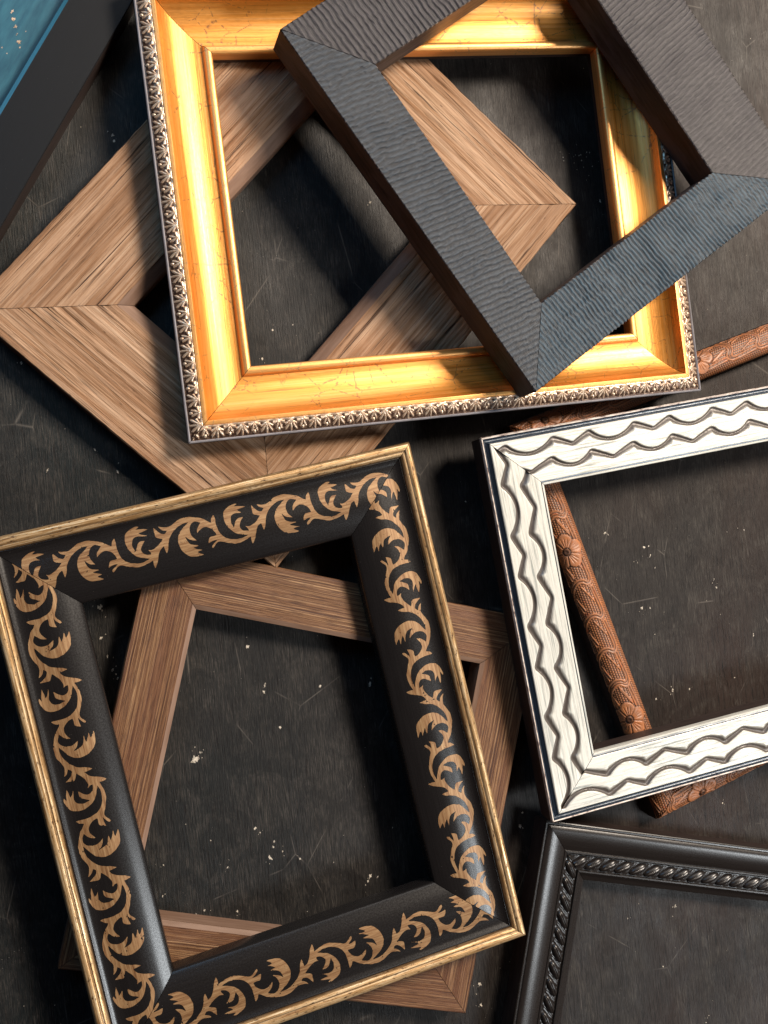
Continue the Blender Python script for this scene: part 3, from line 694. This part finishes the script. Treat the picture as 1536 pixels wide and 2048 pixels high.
# ================================================================== G: tooled orange-brown frame under the white one
def polyd(U, V, P):
    d = np.full(U.shape, 9.0)
    for a, b in zip(P[:-1], P[1:]):
        dx, dy = b[0] - a[0], b[1] - a[1]; l2 = dx * dx + dy * dy + 1e-9
        t = np.clip(((U - a[0]) * dx + (V - a[1]) * dy) / l2, 0, 1)
        d = np.minimum(d, np.hypot(U - a[0] - t * dx, V - a[1] - t * dy))
    return d
PG = 10.8
GREF = {0: 2.0, 1: 0.0, 2: -0.86, 3: -4.55}
def tooled(U, V, A, k, L):
    Y = A - (A.max() / 2) ; half = A.max() / 2
    x = (U - GREF[k] + PG / 2) % PG - PG / 2
    h = np.zeros(U.shape); rec = np.ones(U.shape)
    # stippled recess floor: pearls
    ps = 0.155
    gy = Y / ps; row = np.floor(gy); gx = U / ps + 0.5 * (row % 2)
    pr = np.hypot((gx - np.floor(gx) - 0.5), (gy - row - 0.5)) * ps
    pearl = np.clip(1 - (pr / 0.068) ** 2, 0, 1) ** 0.5
    h = pearl * 0.045
    m = 0.10 + pearl * 0.75
    # S shaped ribbons between the flowers
    ribbon = np.full(U.shape, 9.0); line = np.full(U.shape, 9.0)
    RB = [(0.0, 0.0), (0.71, 0.03), (1.47, -0.1), (1.95, -0.38), (2.19, -0.74), (2.16, -1.06), (1.97, -1.29), (2.04, -1.49), (2.33, -1.59), (3.04, -1.55), (3.83, -1.47)]
    RB = curve(RB, 4)
    for j in range(-1, 6):
        P = [(-(0.1 + 2.19 * j + a_), -0.80 - p_ * 1.02) for a_, p_ in RB]
        for sh in (0, PG):
            Q = [(a_ + sh, b_) for a_, b_ in P]
            if max(q[0] for q in Q) < -PG / 2 - 1 or min(q[0] for q in Q) > PG / 2 + 1: continue
            ribbon = np.minimum(ribbon, polyd(x, Y, Q))
            for (a0, p0_, a1, p1_) in ((0.31, -0.47, 1.06, -0.17), (0.45, -0.62, 1.25, -0.30), (0.8, -1.35, 1.80, -0.9)):
                line = np.minimum(line, polyd(x, Y, [(sh - (0.1 + 2.19 * j + a0), -0.80 - p0_), (sh - (0.1 + 2.19 * j + a1), -0.80 - p1_)]))
    rb = sstep(0.17, 0.11, ribbon); cut = np.exp(-((ribbon - 0.02) / 0.028) ** 2)
    hr = rb * 0.10 - cut * 0.07
    h = np.where(rb > 0.02, np.maximum(h * (1 - rb), hr), h); m = np.maximum(m * (1 - rb), rb * (1 - 0.85 * cut))
    lb = sstep(0.06, 0.03, line); h = np.maximum(h, lb * 0.085); m = np.maximum(m, lb * 0.95)
    # five-petal flower
    r = np.hypot(x, Y); th = np.arctan2(Y, x)
    pa = (th / (2 * math.pi / 5) + 0.1); pf = (pa - np.floor(pa) - 0.5) * (2 * math.pi / 5)
    rim = 1.08 * (0.78 + 0.25 * np.cos(pf * 2.5)) ; fl = sstep(rim, rim - 0.08, r)
    vein = np.exp(-((pf * r) / 0.035) ** 2) + np.exp(-(((np.abs(pf) - 0.24) * r) / 0.03) ** 2)
    gap = np.exp(-(((np.abs(pf) - 0.628) * r) / 0.045) ** 2)
    hf = 0.07 + 0.05 * sstep(rim - 0.5, rim - 0.12, r) - 0.05 * vein * sstep(rim - 0.15, rim - 0.4, r) - 0.08 * gap
    cen = sstep(0.22, 0.15, r); ring = np.exp(-((r - 0.24) / 0.035) ** 2)
    hf = hf * (1 - cen) + cen * (0.14 - 0.07 * np.exp(-(r / 0.07) ** 2)) - 0.06 * ring
    mf = np.clip(1 - 0.75 * gap - 0.55 * vein * sstep(rim - 0.15, rim - 0.4, r) - 0.6 * ring, 0, 1)
    h = h * (1 - fl) + hf * fl; m = m * (1 - fl) + mf * fl
    outl = np.exp(-((r - rim - 0.03) / 0.035) ** 2); m = m * (1 - 0.8 * outl); h = h - 0.03 * outl
    edge = sstep(0.0, 0.14, half - np.abs(Y))
    m = m * edge + 0.85 * (1 - edge)
    h = h * edge + (1 - edge) * 0.02 * vnoise(U * 5, V * 5, 31)
    return h * 0.58 - 0.03, m
profG = curve([(0.04, 1.02), (0.16, 1.34), (0.45, 1.60), (0.9, 1.70), (1.36, 1.60), (1.65, 1.34), (1.77, 1.02)], 6)
segG = [Seg([(0.0, 0), (0.0, 0.9), (0.04, 1.02)], 'darkside', du=3),
        Seg(dense(profG, 0.035), 'tooled', du=0.035, disp=tooled),
        Seg([(1.77, 1.02), (1.81, 0.9), (1.81, 0)], 'darkside', du=3)]
frame('narrow orange brown frame tooled with flowers and scrolls, under the white frame', 39.163, -0.413, 21.812, 24, 25.478, 1.81, segG, 0.0, vis=(2, 3, 0))

# ================================================================== H: black frame with rope moulding
def rope(U, V, A, k, L):
    vc, hw = 2.27, 0.40
    y = np.clip((V - vc) / hw, -1, 1)
    pitch = 0.98
    ph = (U - 0.26 * y - 0.06 * np.sin(y * 2.2)) / pitch; fr = ph - np.floor(ph)
    b = fr * 2 - 1
    q = 1 - (b / 0.80) ** 2 - (y * 0.98) ** 2
    bead_ = np.clip(q, 0, 1) ** 0.5
    band = np.clip(1 - ((np.abs(b) - 0.86) / 0.22) ** 2, 0, 1)
    h = bead_ * 0.26 + band * 0.04 * (1 - np.abs(y) ** 6)
    # small flute beside each bead gives the doubled glint
    h = h - 0.05 * np.exp(-((b - 0.10 - 0.5 * y) / 0.09) ** 2) * np.clip(q, 0, 1)
    return h * sstep(1, 0.9, np.abs(y)), np.zeros(U.shape)
segH = [Seg([(0.05, 0), (0.02, 0.9), (0.0, 1.62)], 'darkside', du=3),
        Seg([(0.0, 1.62), (0.02, 1.72), (0.07, 1.74), (0.12, 1.66), (0.20, 1.66)], 'ropeblack', du=3),
        Seg(curve([(0.20, 1.66), (0.26, 1.73), (0.50, 1.78), (0.9, 1.72), (1.3, 1.58), (1.62, 1.42)], 6), 'ropeblack', du=3),
        Seg([(1.62, 1.42), (1.66, 1.47), (1.74, 1.48), (1.80, 1.42), (1.84, 1.30)], 'ropeblack', du=3),
        Seg(dense([(1.84, 1.28), (2.70, 1.18)], 0.03), 'ropeblack', du=0.03, disp=rope, part='rope_band'),
        Seg([(2.70, 1.20), (2.74, 1.31), (2.82, 1.32), (2.88, 1.28)], 'ropeblack', du=3),
        Seg(curve([(2.88, 1.28), (3.02, 1.16), (3.18, 1.08), (3.31, 1.02)], 4), 'ropeblack', du=3),
        Seg([(3.31, 1.02), (3.31, 0)], 'darkside', du=3)]
frame('dark brushed black frame with a twisted rope moulding inside', 34.553, -32.028, -10.343, 24, 28, 3.309, segH, 0.0, vis=(2, 3))

# ================================================================== I: black frame and an added panel tinted like blue-lit table, cut by the top left of the picture
segI = [Seg([(0.0, 0), (0.0, 1.74)], 'darkside', du=3),
        Seg([(0.0, 1.74), (0.05, 1.79), (2.80, 1.79)], 'deepblack', du=3),
        Seg([(2.80, 1.79), (3.0, 1.742)], 'edgeglint', du=3),
        Seg([(3.0, 1.742), (3.0, 0)], 'deepblack', du=3)]
a = math.radians(62.6); dx, dy = math.cos(a), math.sin(a)
p0 = (-5.217 - 1.3 * dx, 16.468 - 1.3 * dy)          # outer lower right corner
WI, HI = 20.0, 24.0
cx = p0[0] + dx * HI / 2 - dy * WI / 2; cy = p0[1] + dy * HI / 2 + dx * WI / 2
eI, rI = frame('plain satin black frame around an added panel tinted like blue-lit table, top left', cx, cy, 62.6 - 90, WI, HI, 3.0, segI, 0.0)
t = NT('baked_blue_table_light', spec=0.5)  # blue light on the table, put into the colour of an added panel
v = t.map(t.obj(), scale=(100, 100, 100))
g = t.noise(t.map(v, scale=(2.4, 0.5, 1), rot=(0, 0, 0.5)), 1, 5, 0.6)
M['bluetablelight'] = t.done(t.ramp(g, [(0.3, (0.012, 0.068, 0.110)), (0.7, (0.034, 0.14, 0.19))]), 0.42, t.bump(g, 0.0003, 0.6))
bm = bmesh.new(); bmesh.ops.create_cube(bm, size=1)
bmesh.ops.scale(bm, vec=((WI - 6.02) * CM, (HI - 6.02) * CM, 0.003), verts=bm.verts); bmesh.ops.translate(bm, vec=(0, 0, 0.006), verts=bm.verts)
me = bpy.data.meshes.new('added_tint_panel'); bm.to_mesh(me); bm.free(); me.materials.append(M['bluetablelight'])
pn = bpy.data.objects.new('added_tint_panel', me); C.objects.link(pn); pn.parent = eI
# chips of bare wood on the added panel
rc = math.radians(-(62.6 - 90)); cs = []
for (x, y, r) in [(-4.8, 28.5, .14), (-4.75, 28.1, .16), (-4.62, 27.7, .12), (-4.55, 27.3, .1), (-4.45, 26.9, .13), (-4.40, 26.6, .08), (-5.3, 26.5, .07), (-5.05, 26.2, .06), (-4.1, 27.5, .05)]:
    X, Y = x - cx, y - cy
    cs.append((X * math.cos(rc) - Y * math.sin(rc), X * math.sin(rc) + Y * math.cos(rc), r))
flakes('bare_wood_chip', cs, 0.751, (0.55, 0.40, 0.28), pn, 9)

# ================================================================== lamps
def area(name, loc, target, size, power, col, size_y=None):
    l = bpy.data.lights.new(name, 'AREA'); l.energy = power; l.color = col; l.size = size
    if size_y: l.shape = 'RECTANGLE'; l.size_y = size_y
    o = bpy.data.objects.new(name, l); C.objects.link(o); o.location = loc
    o.rotation_euler = (Vector(target) - Vector(loc)).to_track_quat('-Z', 'Y').to_euler()
    return o
T = (0.19, 0.02, 0.02)
area('window_key_light', (0.19 + 0.88, 0.02 + 0.80, 1.45), T, 0.46, 54, (1.0, 0.87, 0.73))
area('window_soft_light', (0.30, 1.75, 1.0), T, 1.1, 12, (1.0, 0.95, 0.90))
area('room_side_light', (1.25, -0.62, 1.15), T, 0.4, 11, (0.92, 0.97, 1.0))
area('sky_blue_light', (0.0 - 0.65, 0.85, 1.15), T, 0.6, 4.2, (0.22, 0.58, 1.0))

# ================================================================== camera
cd = bpy.data.cameras.new('camera'); cam = bpy.data.objects.new('camera', cd); C.objects.link(cam)
R = Matrix(((0.9684529563676023, -0.007235639749237335, -0.249091382468905), (0, 0.9995783697760886, -0.02903588599951904), (0.24919645122443268, 0.02811988963698689, 0.9680446273307614)))
cam.matrix_world = Matrix.Translation((0, 0, 0.62)) @ R.to_4x4()
cd.sensor_fit = 'HORIZONTAL'; cd.sensor_width = 36; cd.lens = 2200.33 / 1536 * 36
cd.clip_start = 0.01; cd.clip_end = 50
sc.camera = cam
